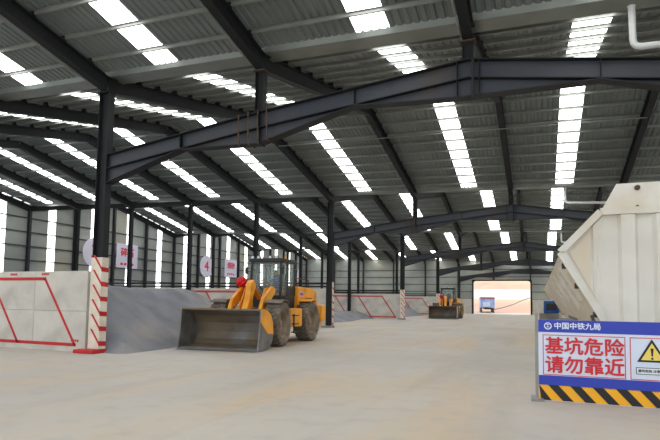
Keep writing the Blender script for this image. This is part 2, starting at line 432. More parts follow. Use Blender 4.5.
for n in range(5):
    lab = ['thick dark column in front with white sleeve and red stripes, left of the heap',
           'dark column with striped foot right behind the near yellow loader',
           'dark striped-foot column at right end of the partition with red parallelograms',
           'dark column rising just behind the left end of the far loader',
           'dark column against the end wall left of the bright gateway'][n]
    t = column(0, n, .24, .40, lab)
    if n < 4: sleeve(t, n)
ROWN = {1: 'standing behind the gravel heap', 2: 'on the row of the partition with red parallelograms',
        3: 'in the row of the far loader', 4: 'against the far end wall'}
for n in (1, 2, 3):
    for k in (-1, -2, -3, -4):
        column(k, n, .2, .3, 'slim dark post %s, %s from right' % (ROWN[n], ORD[-k - 1]))

# ------------------------------------------------------------------ girders carrying the roof over the drive aisle
def poly_z(pts, x):
    for (a, za), (c, zc) in zip(pts, pts[1:]):
        if a <= x <= c: return za + (zc - za) * (x - a) / (c - a)
    return pts[-1][1]
def plate(path, y0, y1, th):            # bent plate following a polyline in XZ
    b = MB(); n = len(path)
    b.v = [(x, y, z + dz) for dz in (0, -th) for y in (y0, y1) for x, z in path]
    q = lambda lay, yy, i: lay * 2 * n + yy * n + i
    for i in range(n - 1):
        b.f += [(q(0, 0, i), q(0, 0, i + 1), q(0, 1, i + 1), q(0, 1, i)), (q(1, 0, i), q(1, 1, i), q(1, 1, i + 1), q(1, 0, i + 1)),
                (q(0, 0, i), q(1, 0, i), q(1, 0, i + 1), q(0, 0, i + 1)), (q(0, 1, i), q(0, 1, i + 1), q(1, 1, i + 1), q(1, 1, i))]
    b.f += [(q(0, 0, 0), q(0, 1, 0), q(1, 1, 0), q(1, 0, 0)), (q(0, 0, n - 1), q(1, 0, n - 1), q(1, 1, n - 1), q(0, 1, n - 1))]
    b.mi = [0] * len(b.f); return b
xl, x1, x2, x3, xr = kx(0) + .215, kx(1), kx(2), kx(3), kx(4) - .2
def girder(n, label):
    t = thing('roof_girder', label, 'girder', (0, ny(n), 0))
    top = [(xl, 6.10), (x1, 6.77), (x2, 7.32), (x3, 6.45), (xr, 5.65)]
    D = .43
    low = [(x, z - D) for x, z in top]
    a1, a2, a3, a4 = xl + 2.75, x1 + 2.75, x2 + 2.75, x3 + 2.75
    bot = [(xl, 5.22), (a1, poly_z(low, a1) - .02), (x1, 5.90), (a2, poly_z(low, a2) - .02), (x2 - 1.4, 6.50), (x2, 6.44), (a3, poly_z(low, a3) - .02), (x3, 5.62), (a4, poly_z(low, a4) - .02), (xr, 4.75)]
    xs = sorted(set([p[0] for p in top] + [p[0] for p in bot]))
    web = [(x, 0, poly_z(top, x)) for x in xs] + [(x, 0, poly_z(bot, x)) for x in reversed(xs)]
    m = MB(); k = len(xs)
    for y in (-.008, .008): m.v += [(x, y, poly_z(top, x)) for x in xs] + [(x, y, poly_z(bot, x)) for x in xs]
    for i in range(k - 1): m.f += [(i, i + 1, k + i + 1, k + i), (2 * k + i, 3 * k + i, 3 * k + i + 1, 2 * k + i + 1), (k + i, k + i + 1, 3 * k + i + 1, 3 * k + i), (i, 2 * k + i, 2 * k + i + 1, i + 1)]
    m.mi = [0] * len(m.f)
    m.build('web', steel_blue, t)
    plate(top, -.15, .15, .022).build('top_flange', steel, t)
    plate(low, -.14, .14, .02).build('middle_flange', steel, t)
    plate(bot, -.15, .15, .022).build('bottom_flange', steel, t)
    for x in (xl + 2.75, x1, a2, x2 - .25, x2 + .25, a3, x3, a4):
        b = MB(); b.box((x, 0, (poly_z(top, x) + poly_z(bot, x)) / 2), (.016, .27, poly_z(top, x) - poly_z(bot, x) - .05)); b.build('stiffener', steel, t)
    b = MB(); b.tube([(x2 + .12, -.19, poly_z(top, x2 + .12) - .05), (x2 + .12, -.19, poly_z(bot, x2) - .12)], .035, 8); b.build('hanging_pipe', steel, t)
    for x in (x1, x2, x3):
        zb = poly_z(top, x) + .01; za = zt(x) - .01
        b = MB(); b.ibeam((x, 0, zb), (x, 0, za), .2, .26, .016, .012, up=(1, 0, 0)); p = b.build('stub_post', steel, t)
        b = MB(); b.box((x, 0, za - .015), (.36, .3, .03)); b.build('seat_plate', rust, p)
        if n <= 2 and x == x1:           # lashings left round the girder under the post
            for dx in (-.55, -.25, .05, .32):
                zz0, zz1 = poly_z(top, x + dx) + .03, poly_z(bot, x + dx) - .04
                q = MB(); q.tube([(x + dx, -.17, zz1), (x + dx - .03, -.175, (zz0 + zz1) / 2), (x + dx - .04, -.17, zz0), (x + dx - .04, .17, zz0), (x + dx, .17, zz1), (x + dx, -.17, zz1)], .022, 6); q.build('lashing', rust, t)
    b = MB(); b.ibeam((xr + .2, 0, .02), (xr + .2, 0, zt(xr) - .01), .34, .40, .022, .016, up=(1, 0, 0)); b.build('support_leg', steel, t)
girder(0, 'nearest and largest dark peaked girder crossing the top of the aisle')
girder(1, 'second dark peaked girder, reaching the column behind the near loader')
girder(2, 'third dark peaked girder from the front, above the far loader')
girder(3, 'fourth dark peaked girder, small, just above and before the gateway')
girder(4, 'farthest dark peaked girder, right against the wall over the gateway')

# ------------------------------------------------------------------ partitions between the storage bays
def partition(n, label, near):
    y = ny(n); t = thing('partition_wall', label, 'wall', (0, y + (0 if near else .34), 0)); xe = kx(0) - .32; n_p = 12; w_ = (xe - XL - .3) / n_p
    proto = None
    for r in range(2):
        for i in range(n_p):
            loc = (xe - (i + .5) * w_, 0, .62 + r * 1.25)
            if proto is None:
                b = MB(); b.cbox((0, 0, 0), (w_ - .012, .28, 1.243), .008); proto = b.build('concrete_panel', conc_m, t, loc)
            else: share(proto, 'concrete_panel', t, loc)
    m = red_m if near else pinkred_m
    yf = -.147; sw = .10 if near else .15
    def stripe(p, q, wd=sw):
        (xa, za), (xb, zb) = p, q
        b = MB()
        if abs(za - zb) < .01: b.extrude([(xa, yf, za - wd / 2), (xb, yf, za - wd / 2), (xb, yf, za + wd / 2), (xa, yf, za + wd / 2)], (0, .006, 0))
        else: b.extrude([(xa - wd / 2, yf, za), (xa + wd / 2, yf, za), (xb + wd / 2, yf, zb), (xb - wd / 2, yf, zb)], (0, .006, 0))
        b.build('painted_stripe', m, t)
    x = xe
    for i in range(6):                    # a row of leaning parallelograms
        a = x - .42 if i == 0 else x
        tl = a - 1.40
        stripe((a, .20), (tl, 2.25))
        stripe((a - 2.52, .21), (tl, .21) if False else (a + .05, .21))
        stripe((tl - 2.52, 2.25), (tl + .05, 2.25))
        x = a - 2.52
    if near:                              # small stencilled marks over the stripes, too small to read
        for cx, cz in ((xe - 3.4, 2.40), (xe - 1.95, 2.40), (xe - .55, .34)):
            for j in range(4):
                b = MB(); b.box((cx + j * .085, -.145, cz), (.06, .006, .07)); b.build('stencil_mark', red_m, t)
    else:
        for z in (2.62, 2.84):
            b = MB(); b.bar((XL + .2, 0, z), (xe + .1, 0, z), .10, .10); b.build('rail', steel, t)
        xx = xe
        while xx > XL + 1:
            b = MB(); b.bar((xx, 0, 2.48), (xx, 0, 2.84), .06, .06, up=(0, 1, 0)); b.build('rail_post', steel, t); xx -= 5.54
partition(0, 'pale concrete partition wall with red stripes at the left edge, nearest', True)
partition(1, 'grey concrete partition behind the near loader and the gravel heap', False)
partition(2, 'pale partition with red parallelograms between the two loaders', False)
partition(3, 'farthest low partition with red stripes left of the far loader', False)

# ------------------------------------------------------------------ gravel heaps
def sm(a, b_, x):
    t = max(0, min(1, (x - a) / (b_ - a))); return t * t * (3 - 2 * t)
def heap(label, x0, x1, y0, y1, f, nx=90, nyy=60, seed=1):
    rr = random.Random(seed); b = MB(); ph = [(rr.uniform(.4, 1.6), rr.uniform(.4, 1.6), rr.uniform(0, 6), rr.uniform(.03, .08)) for _ in range(9)]
    for j in range(nyy + 1):
        for i in range(nx + 1):
            x = x0 + (x1 - x0) * i / nx; y = y0 + (y1 - y0) * j / nyy; z = f(x, y)
            if z > .02: z += sum(a * math.sin(p * x + q * y + s) for p, q, s, a in ph) * min(1, z) * .5 + rr.uniform(-.02, .02)
            b.v.append((x, y, max(z, -.03)))
    for j in range(nyy):
        for i in range(nx): b.f.append((j * (nx + 1) + i, j * (nx + 1) + i + 1, (j + 1) * (nx + 1) + i + 1, (j + 1) * (nx + 1) + i)); b.mi.append(0)
    o = b.build('gravel_heap', gravel_m, smooth=True); return tag(o, label, 'gravel', kind='stuff')
def h1(x, y):
    if x < -12.85 and y < Y1 + .16: return -.05
    wob = .5 * math.sin(y * .7)
    toe = -11.6 + wob * .3 - .22 * max(0, y - 15)
    d = min(toe - x, (y - 12.18) * 1.3 + max(0, -12.9 - x) * 12)
    front = min(2.12, max(0, d) * .72) if d > 0 else -.05
    back = 1.5 - .08 * max(0, y - 24)
    top = 2.12 + (back - 2.12) * sm(19.5, 23.5, y)
    return min(front, top)
heap('large grey gravel heap between striped column and loader bucket', XL + .4, -11.0, Y1 - .08, ny(1) + .17, h1, 120, 80)
def h2(x, y):
    d = -15.4 + .4 * math.sin(y * .5) - x
    return min(.75, max(0, d) * .4) if d > 0 else -.05
heap('low dark gravel spread in front of the red parallelogram partition', XL + .4, -12.6, ny(1) + .5, ny(2) + .17, h2, 60, 40, 2)
def h3(x, y):
    d = -14.5 - x
    return min(1.3, max(0, d) * .5) if d > 0 else -.05
heap('low gravel heap behind the partition left of the far loader', XL + .4, -13.5, ny(2) + .5, ny(3) + .17, h3, 50, 30, 3)

# ------------------------------------------------------------------ wheel loader
def wheel(parent, x, y, side):
    b = MB(); N = 156; prof = [(.52, .20), (.60, .27), (.70, .29), (.765, .275), (.785, .22), (.79, .12), (.79, .04), (.79, -.04), (.79, -.12), (.785, -.22), (.765, -.275), (.70, -.29), (.60, -.27), (.52, -.20)]
    m = len(prof)
    for i in range(N):
        t = 2 * PI * i / N
        for j, (r, h) in enumerate(prof):
            rr = r
            if r > .75:
                u = (i / 6.0 + (abs(h) * 2.2)) % 1.0; lug = 1 if u < .6 else 0
                if abs(h) < .03: lug = .6
                rr = r + (.028 if lug else -.045) * (1 if r > .77 else .8)
            b.v.append((h, rr * math.cos(t), rr * math.sin(t)))
    b.f = [(i * m + j, ((i + 1) % N) * m + j, ((i + 1) % N) * m + j + 1, i * m + j + 1) for i in range(N) for j in range(m - 1)]; b.mi = [0] * len(b.f)
    ty = b.build('tyre', rubber, parent, (x, y, .805), smooth=True)
    b = MB(); s = side
    b.lathe([(.53, -.2 * s), (.53, .2 * s), (.50, .23 * s), (.46, .2 * s), (.42, .06 * s), (.20, .02 * s), (.19, .10 * s), (.02, .11 * s)], n=32)
    rm = b.build('rim', rim_m, ty, (0, 0, 0), smooth=True)
    b = MB(); b.lathe([(.0, .17 * s), (.10, .17 * s), (.13, .14 * s), (.13, .08 * s)], n=16); b.build('hub_cap', rim_m, ty, (0, 0, 0), smooth=True)
    for i in range(8):
        pass
    return ty
def make_loader(label, loc, rz):
    t = thing('wheel_loader', label, 'loader', loc, rz)
    for x, y in ((1.08, -1.6), (-1.08, -1.6), (1.08, 1.6), (-1.08, 1.6)): wheel(t, x, y, 1 if x > 0 else -1)
    for y in (-1.6, 1.6):
        b = MB(); b.lathe([(.02, -.95), (.16, -.94), (.17, -.5), (.30, -.28), (.33, 0), (.30, .28), (.17, .5), (.16, .94), (.02, .95)], (0, y, .8), 'x', 16); b.build('axle', yellow_d, t, smooth=True)
    # bucket: curved shell between two side plates
    bk = [(-3.98, .03), (-3.3, .04), (-2.95, .10), (-2.72, .28), (-2.64, .55), (-2.70, .88), (-2.92, 1.16), (-3.30, 1.31), (-3.72, 1.36)]
    th = [(-3.98, .07), (-3.3, .085), (-2.97, .145), (-2.765, .305), (-2.69, .55), (-2.745, .86), (-2.95, 1.12), (-3.31, 1.265), (-3.72, 1.315)]
    W_ = 1.42
    root = t
    b = MB(); poly = bk + th[::-1]; nb = len(poly)
    b.v = [(-W_, y, z) for y, z in poly] + [(W_, y, z) for y, z in poly]; nn = len(bk)
    for i in range(nn - 1):
        b.cur = 1; b.f.append((nb - 1 - i, nb - 2 - i, 2 * nb - 2 - i, 2 * nb - 1 - i)); b.mi.append(1)
        b.f.append((i, nb + i, nb + i + 1, i + 1)); b.mi.append(0)
        for o_ in (0, nb): b.f.append((o_ + i, o_ + i + 1, o_ + nb - 2 - i, o_ + nb - 1 - i)); b.mi.append(0)
    b.f += [(0, nb - 1, 2 * nb - 1, nb), (nn - 1, nn, nb + nn, nb + nn - 1)]; b.mi += [0, 0]
    bu = b.build('bucket', [bucket_m, bucket_in], t, (-.12, 0, 0))
    for s in (-1, 1):
        x = s * W_ - (.02 if s < 0 else .02)
        side = [(-4.0, .03), (-3.3, .03), (-2.95, .08), (-2.70, .27), (-2.62, .55), (-2.68, .89), (-2.90, 1.18), (-3.30, 1.335), (-3.74, 1.38), (-3.80, 1.3), (-3.86, .7)]
        b = MB(); b.extrude([(x, y, z) for y, z in side], (.04, 0, 0)); b.build('side_plate', bucket_m, bu)
        up = [(-3.82, .95), (-3.2, .55), (-2.63, .5), (-2.69, .895), (-2.905, 1.185), (-3.30, 1.34), (-3.74, 1.385), (-3.795, 1.3)]
        b = MB(); b.extrude([(s * (W_ + .023), y, z) for y, z in up], (s * .006, 0, 0)); b.build('side_paint', yellow, bu)
    b = MB(); b.extrude([(-W_ - .03, -4.12, .012), (-W_ - .03, -3.9, .085), (-W_ - .03, -3.75, .095), (-W_ - .03, -3.75, .02)], (2 * W_ + .06, 0, 0)); b.build('cutting_edge', bucket_m, bu)
    b = MB(); b.bar((-W_, -3.74, 1.36), (W_, -3.74, 1.36), .06, .035); b.build('rim_bar', mat('worn_yellow', (150, 122, 78), (120, 104, 80), 5, .6), bu)
    for x in (-.62, .62):
        b = MB(); b.extrude([(x - .05, -2.63, .30), (x - .05, -2.30, .40), (x - .05, -2.26, .62), (x - .05, -2.62, .85)], (.1, 0, 0)); b.build('pin_lug', yellow_d, bu)
    # front frame and boom
    for s in (-1, 1):
        b = MB(); b.extrude([(s * .40 - .03, -.40, .55), (s * .40 - .03, -2.05, .55), (s * .40 - .03, -1.95, 1.05), (s * .40 - .03, -1.15, 2.10), (s * .40 - .03, -.70, 2.15), (s * .40 - .03, -.40, 1.5)], (.06, 0, 0)); b.build('front_frame_plate', yellow, t)
        arm = [(-.72, 2.12), (-.98, 2.20), (-1.9, 1.72), (-2.36, .92), (-2.50, .42), (-2.30, .36), (-2.06, .86), (-1.66, 1.40), (-.86, 1.86), (-.70, 1.98)]
        b = MB(); b.extrude([(s * .60 - .06, y, z) for y, z in arm], (.12, 0, 0)); b.build('boom_arm', yellow, t)
        b = MB(); b.tube([(s * .49, -1.0, .95), (s * .49, -1.55, 1.2)], .075, 12); c = b.build('lift_cylinder', yellow_d, t, smooth=True)
        b = MB(); b.tube([(s * .49, -1.55, 1.2), (s * .49, -1.95, 1.4)], .042, 10); b.build('rod', chrome, c, smooth=True)
        fd = MB(); arc = [(math.cos(a), math.sin(a)) for a in [math.radians(v) for v in range(60, 121, 10)]]
        pl = [(-1.6 - .88 * cx_, .82 + .88 * sy_) for cx_, sy_ in arc]; pl2 = [(-1.6 - .85 * cx_, .82 + .85 * sy_) for cx_, sy_ in arc][::-1]
        fd.extrude([(s * .78, y, z) for y, z in pl + pl2], (s * .62, 0, 0)); fd.build('front_fender', rubber, t)
    b = MB(); b.box((0, -1.2, .9), (.76, 1.5, .5)); b.build('front_frame_box', yellow_d, t)
    b = MB(); b.tube([(-.66, -2.22, .72), (.66, -2.22, .72)], .10, 12); b.build('cross_tube', yellow_d, t, smooth=True)
    lev = [(-1.30, 2.20), (-1.52, 2.42), (-1.72, 2.30), (-1.90, 1.70), (-2.22, 1.18), (-2.12, 1.06), (-1.74, 1.36), (-1.56, 1.80)]
    b = MB(); b.extrude([(-.11, y, z) for y, z in lev], (.22, 0, 0)); b.build('bell_crank', yellow, t)
    b = MB(); b.tube([(0, -.72, 1.75), (0, -1.2, 2.1)], .095, 12); c = b.build('tilt_cylinder', yellow_d, t, smooth=True)
    b = MB(); b.tube([(0, -1.2, 2.1), (0, -1.5, 2.32)], .045, 10); b.build('rod', chrome, c, smooth=True)
    b = MB(); b.bar((0, -2.15, 1.12), (0, -2.68, .95), .13, .12); b.build('drag_link', yellow_d, t)
    for x in (-.25, .2):
        b = MB(); b.tube([(x, -.7, 2.0), (x, -1.0, 2.22), (x * .8, -1.3, 2.2), (x * .7, -1.45, 1.9)], .025, 6); b.build('hydraulic_hose', black_m, t, smooth=True)
    # rear frame, hood, tanks
    b = MB(); b.cbox((0, 1.35, .95), (.95, 3.4, .5), .04); b.build('rear_frame', yellow_d, t)
    b = MB(); b.tube([(0, -.35, .62), (0, -.35, 1.3)], .16, 12); b.build('hinge_pin', black_m, t, smooth=True)
    hood = [(1.2, 1.2), (1.2, 2.26), (2.8, 2.22), (3.25, 2.08), (3.32, 1.2)]
    b = MB(); b.extrude([(-.86, y, z) for y, z in hood], (1.72, 0, 0)); hd = b.build('engine_hood', yellow, t)
    md = hd.modifiers.new('bevel', 'BEVEL'); md.width = .06; md.segments = 3; md.limit_method = 'ANGLE'
    for s in (-1, 1):
        for i in range(5):
            b = MB(); b.box((s * .868, 2.25, 1.42 + i * .09), (.02, .8, .035)); b.build('louvre', black_m, hd)
        b = MB(); b.box((s * .868, 1.5, 1.95), (.012, .34, .2)); b.build('decal', signw_m, hd)
        b = MB(); b.box((s * .876, 1.42, 1.95), (.008, .14, .14)); b.build('decal', blue_m, hd)
        b = MB(); b.box((s * .876, 1.58, 1.95), (.008, .14, .14)); b.build('decal', signred_m, hd)
        b = MB(); b.cbox((s * 1.02, .12, 1.0), (.5, 1.15, .72), .04); b.build('side_tank', yellow, t)
        for i in range(3):
            b = MB(); b.box((s * 1.32, -.1, .45 + i * .32), (.16, .42, .04)); b.build('step', black_m, t)
        b = MB(); b.bar((s * 1.36, -.31, .42), (s * 1.36, -.31, 1.15), .04, .04, up=(0, 1, 0)); b.build('step_rail', black_m, t)
        fd = MB(); pl = [(1.6 + .90 * math.cos(math.radians(v)), .82 + .90 * math.sin(math.radians(v))) for v in range(64, 117, 8)]; pl2 = [(1.6 + .87 * math.cos(math.radians(v)), .82 + .87 * math.sin(math.radians(v))) for v in range(64, 117, 8)][::-1]
        fd.extrude([(s * .8, y, z) for y, z in pl + pl2], (s * .6, 0, 0)); fd.build('rear_fender', yellow, t)
        b = MB(); b.cbox((s * 1.05, 3.1, 1.15), (.42, .5, .7), .05); b.build('tail_block', yellow, t)
        b = MB(); b.tube([(s * .7, 1.05, 2.24), (s * .7, 1.1, 2.62), (s * .7, 2.6, 2.58), (s * .7, 2.7, 2.2)], .02, 6); b.build('handrail', black_m, t, smooth=True)
    b = MB(); b.cbox((0, 3.3, .95), (2.1, .35, .75), .06); b.build('counterweight', yellow, t)
    b = MB(); b.tube([(.35, 2.0, 2.2), (.35, 2.0, 2.85), (.35, 2.06, 3.0)], .06, 10); b.build('exhaust_stack', black_m, t, smooth=True)
    b = MB(); b.lathe([(.02, 0), (.13, 0), (.15, .08), (.15, .3), (.1, .36), (.02, .37)], (-.35, 1.6, 2.24), 'z', 16); b.build('air_cleaner', black_m, t, smooth=True)
    # cab
    cb = MB(); cb.cbox((0, .12, 1.62), (1.62, 1.72, .5), .03); cab = cb.build('cab_base', black_m, t)
    cab.scale = (.86, .78, 1); cab.location = (0, .42, 0)
    pil = [(-.78, -.72), (.78, -.72), (-.78, .95), (.78, .95), (-.79, .05), (.79, .05)]
    for x, y in pil:
        lean = .12 if y < -.5 else 0
        b = MB(); b.bar((x, y, 1.85), (x * .97, y + lean, 3.2), .09, .09, up=(0, 1, 0)); b.build('pillar', black_m, cab)
    b = MB(); b.cbox((0, .16, 3.27), (1.72, 1.95, .16), .06); rf = b.build('cab_roof', black_m, cab, smooth=True)
    for x in (-.62, -.3, .3, .62):
        b = MB(); b.cbox((x, -.84, 3.38), (.17, .1, .12), .025); wl = b.build('work_light', black_m, rf)
        b = MB(); b.box((x, -.894, 3.38), (.13, .008, .085)); b.build('lens', signtxt_m, wl)
    b = MB(); b.lathe([(.0, .17), (.05, .16), (.06, .1), (.06, 0), (0, 0)], (.4, .7, 3.35), 'z', 12); b.build('beacon', signyel_m, rf, smooth=True)
    b = MB(); b.extrude([(-.73, -.72, 1.88), (.73, -.72, 1.88), (.71, -.61, 3.18), (-.71, -.61, 3.18)], (0, .012, 0)); b.build('windscreen', glass_m, cab)
    b = MB(); b.extrude([(-.73, .95, 2.1), (.73, .95, 2.1), (.71, .95, 3.18), (-.71, .95, 3.18)], (0, .012, 0)); b.build('rear_window', glass_m, cab)
    for s in (-1, 1):
        for ya, yb in ((-.66, .0), (.1, .9)):
            b = MB(); b.extrude([(s * .78, ya, 2.2 if ya > 0 else 1.9), (s * .78, yb, 2.2 if ya > 0 else 1.9), (s * .765, yb, 3.18), (s * .765, ya + (.1 if ya < 0 else 0), 3.18)], (s * .012, 0, 0)); b.build('side_window', glass_m, cab)
        b = MB(); b.box((s * .79, .5, 2.05), (.04, .86, .36)); b.build('door_panel', black_m, cab)
        b = MB(); b.bar((s * .86, -.35, 1.7), (s * .86, -.35, 2.7), .03, .03, up=(0, 1, 0)); b.build('grab_handle', black_m, cab)
        b = MB(); b.tube([(s * .8, -.75, 2.95), (s * .92, -.85, 2.95)], .018, 6); mr = b.build('mirror_arm', black_m, cab)
        b = MB(); b.cbox((s * .93, -.86, 2.85), (.16, .05, .28), .02); b.build('mirror', black_m, mr)
    b = MB(); b.cbox((0, .45, 2.02), (.5, .5, .14), .05); seat = b.build('seat', black_m, cab)
    b = MB(); b.cbox((0, .72, 2.4), (.48, .12, .66), .05); b.build('seat_back', black_m, seat)
    b = MB(); b.tube([(0, -.5, 1.85), (0, -.25, 2.32)], .03, 8); st = b.build('steering_column', black_m, cab)
    b = MB()
    b.tube([(.19 * math.cos(a * PI / 8), -.25 + .12 * math.sin(a * PI / 8), 2.34 + .13 * math.sin(a * PI / 8)) for a in range(17)], .016, 6); b.build('steering_wheel', black_m, st, smooth=True)
    return t
def articulate(t, a):                     # swing the front frame about the centre hinge
    pv = Vector((0, -.35, 0)); Rm = Matrix.Rotation(a, 3, 'Z')
    front = ('bucket', 'front_frame', 'boom_arm', 'lift_cylinder', 'front_fender', 'cross_tube', 'bell_crank', 'tilt_cylinder', 'drag_link')
    for o in t.children:
        nm = o.name.split('.')[0]
        ahead = nm.startswith(front) or (nm == 'tyre' and o.location.y < 0) or (nm == 'axle' and min(v.co.y for v in o.data.vertices) < 0)
        if ahead: o.location = pv + Rm @ (o.location - pv); o.rotation_euler = (0, 0, a)
ld1 = make_loader('yellow wheel loader in front, steel bucket lowered to the floor beside the heap', (-10.2, 18.4, 0), math.radians(1.5))
articulate(ld1, math.radians(6.5))
ld2 = copy_tree(ld1); ld2.location = (-9.6, 58.3, 0); ld2.rotation_euler = (0, 0, math.radians(-2))
ld2['label'] = 'small distant wheel loader near the gateway, seen past the third column'

# red ribbon rosette tied to the bell crank
def rosette(loc, label):
    bm = bmesh.new(); bmesh.ops.create_icosphere(bm, subdivisions=4, radius=.2)
    dirs = []
    for i in range(26):
        a = i * 2.39996; zz = 1 - 2 * (i + .5) / 26; r_ = math.sqrt(1 - zz * zz); dirs.append(Vector((r_ * math.cos(a), r_ * math.sin(a), zz)))
    for p in bm.verts:
        d = p.co.normalized(); q = max(d.dot(u) for u in dirs); p.co = d * (.13 + .09 * sm(.86, .99, q))
    me = bpy.data.meshes.new('ribbon_rosette'); bm.to_mesh(me); bm.free(); me.materials.append(redbow)
    me.polygons.foreach_set('use_smooth', [True] * len(me.polygons))
    t = thing('ribbon_rosette', label, 'ribbon', loc); mesh_obj('bow', me, t)
    for s in (-1, 1):
        b = MB(); b.extrude([(s * .03, 0, -.1), (s * .12, .0, -.12), (s * .2, .02, -.5), (s * .1, .02, -.46), (s * .06, .02, -.52)], (0, .01, 0)); b.build('ribbon_tail', redbow, t)
rosette((-10.69, 17.27, 2.36), 'red ribbon rosette tied on top of the near loader boom')
rosette((-10.06, 57.2, 2.37), 'tiny red ribbon rosette on the boom of the far loader')

# ------------------------------------------------------------------ operator in the cab of the near loader
def person(loc, rz, label):
    t = thing('person', label, 'person', loc, rz)
    def skin(name, verts, edges, m, parent, lvl=2):
        me = bpy.data.meshes.new(name); me.from_pydata([v[:3] for v in verts], edges, []); o = mesh_obj(name, me, parent)
        md = o.modifiers.new('skin', 'SKIN')
        for i, v in enumerate(verts):
            r_ = v[3]; me.skin_vertices[0].data[i].radius = r_ if isinstance(r_, tuple) else (r_, r_)
        me.skin_vertices[0].data[0].use_root = True
        sb = o.modifiers.new('subdivision', 'SUBSURF'); sb.levels = lvl; sb.render_levels = lvl
        me.materials.append(m); return o
    # seated, facing -Y; origin on the seat cushion under the pelvis
    V_ = [(0, 0, .10, (.15, .11)), (0, .03, .30, (.14, .10)), (0, .04, .48, (.17, .11)), (0, .03, .58, (.09, .07)), (0, .01, .66, .05),
          (.10, -.05, .08, .085), (.13, -.42, .10, .065), (.13, -.46, -.18, .05), (.13, -.48, -.30, .04), (.13, -.58, -.32, .035),
          (-.10, -.05, .08, .085), (-.13, -.42, .10, .065), (-.13, -.46, -.18, .05), (-.13, -.48, -.30, .04), (-.13, -.58, -.32, .035),
          (.20, .03, .53, .065), (.25, -.06, .28, .048), (.17, -.28, .26, .038), (.13, -.42, .30, .03),
          (-.20, .03, .53, .065), (-.25, -.06, .28, .048), (-.17, -.28, .26, .038), (-.13, -.42, .30, .03)]
    E_ = [(0, 1), (1, 2), (2, 3), (3, 4), (0, 5), (5, 6), (6, 7), (7, 8), (8, 9), (0, 10), (10, 11), (11, 12), (12, 13), (13, 14), (2, 15), (15, 16), (16, 17), (17, 18), (2, 19), (19, 20), (20, 21), (21, 22)]
    body = skin('body', V_, E_, navy_m, t)
    bm = bmesh.new(); bmesh.ops.create_uvsphere(bm, u_segments=20, v_segments=14, radius=1)
    for p in bm.verts:
        x, y, z = p.co; k = 1 - .22 * max(0, -z); p.co = Vector((x * .078 * k, y * .098 * k, z * .118))
        if y < -.7 and abs(x) < .25 and -.25 < z < .15: p.co.y -= .022
    me = bpy.data.meshes.new('head'); bm.to_mesh(me); bm.free(); me.materials.append(skin_m); me.polygons.foreach_set('use_smooth', [True] * len(me.polygons))
    hd = mesh_obj('head', me, t, (0, -.01, .80))
    bm = bmesh.new(); bmesh.ops.create_uvsphere(bm, u_segments=20, v_segments=14, radius=1)
    for p in bm.verts:
        x, y, z = p.co; zz = max(z, -.1 if y > -.2 else .45); p.co = Vector((x * .085, y * .104 + .006, zz * .126))
    me = bpy.data.meshes.new('hair'); bm.to_mesh(me); bm.free(); me.materials.append(hair_m); me.polygons.foreach_set('use_smooth', [True] * len(me.polygons)); mesh_obj('hair', me, hd)
    for s in (-1, 1):
        b = MB(); b.lathe([(0, -.006), (.011, -.004), (.011, .004), (0, .006)], (s * .03, -.09, .012), 'y', 10); b.build('eye', hair_m, hd)
        b = MB(); b.lathe([(0, -.012), (.02, -.008), (.026, 0), (.02, .008), (0, .012)], (s * .078, .01, -.005), 'x', 10); b.build('ear', skin_m, hd, smooth=True)
        hx, hy, hz = s * .13, -.42, .30
        pv = [(hx, hy, hz, .026), (hx, hy - .05, hz + .012, (.036, .018)), (hx, hy - .085, hz + .012, (.036, .016))]; pe = [(0, 1), (1, 2)]
        for i, (dx, ln) in enumerate(((-.027, .058), (-.009, .068), (.009, .064), (.027, .05))):
            nb = len(pv); pv += [(hx + dx, hy - .095, hz + .012, .0085), (hx + dx * 1.1, hy - .095 - ln * .5, hz + .004, .008), (hx + dx * 1.1, hy - .095 - ln * .62, hz - ln * .5, .007)]; pe += [(2, nb), (nb, nb + 1), (nb + 1, nb + 2)]
        nb = len(pv); pv += [(hx - s * .036, hy - .05, hz + .008, .010), (hx - s * .052, hy - .09, hz - .008, .008)]; pe += [(1, nb), (nb, nb + 1)]
        skin('hand', pv, pe, skin_m, t, 1)
    b = MB(); b.box((0, -.088, -.06), (.04, .02, .008)); b.build('mouth', mat('lips', (140, 80, 72), rough=.6), hd)
cy = math.cos(math.radians(1.5)); sy = math.sin(math.radians(1.5))
person((-10.2 - .77 * sy, 18.4 + .77 * cy, 2.0), math.radians(1.5), 'seated person in navy work jacket inside the near loader cab')

# ------------------------------------------------------------------ white feed hopper on the right
hp = thing('feed_hopper', 'big white ribbed steel hopper on the right behind the warning sign', 'hopper', (0, 12.0, 0), math.radians(.35))
HLN = 30.0
# end outline (x, z): splash plate, eave, belly corner, foot
E1, E2, E3, E4 = (1.48, 4.17), (1.16, 3.58), (.39, 2.76), (1.30, 1.16)
XC = 3.3
mir = lambda p: (2 * XC - p[0], p[1])
b = MB(); b.extrude([(E2[0], 0, E2[1]), (E3[0], 0, E3[1]), (E4[0], 0, E4[1]), (mir(E4)[0], 0, E4[1]), (mir(E3)[0], 0, E3[1]), (mir(E2)[0], 0, E2[1])], (0, .05, 0)); b.build('end_panel', hopper_m, hp)
x = 1.50                                          # proud box ribs on the end panel
for i in range(7):
    xa, xb = x + i * .62, x + i * .62 + .30
    if xb > mir(E2)[0]: break
    q = MB(); zlo = 1.20
    q.extrude([(xa - .03, 0, zlo), (xa + .03, -.10, zlo), (xb - .03, -.10, zlo), (xb + .03, 0, zlo)], (0, 0, 3.50 - zlo)); q.build('rib', hopper_m, hp)
q = MB(); q.extrude([(.98, 0, 3.30), (1.02, -.05, 3.30), (1.16, -.05, 3.46), (1.22, 0, 3.5), (1.22, 0, 1.42), (1.02, 0, 1.62)], (0, -.012, 0)); q.build('edge_strip', hopper_m, hp)
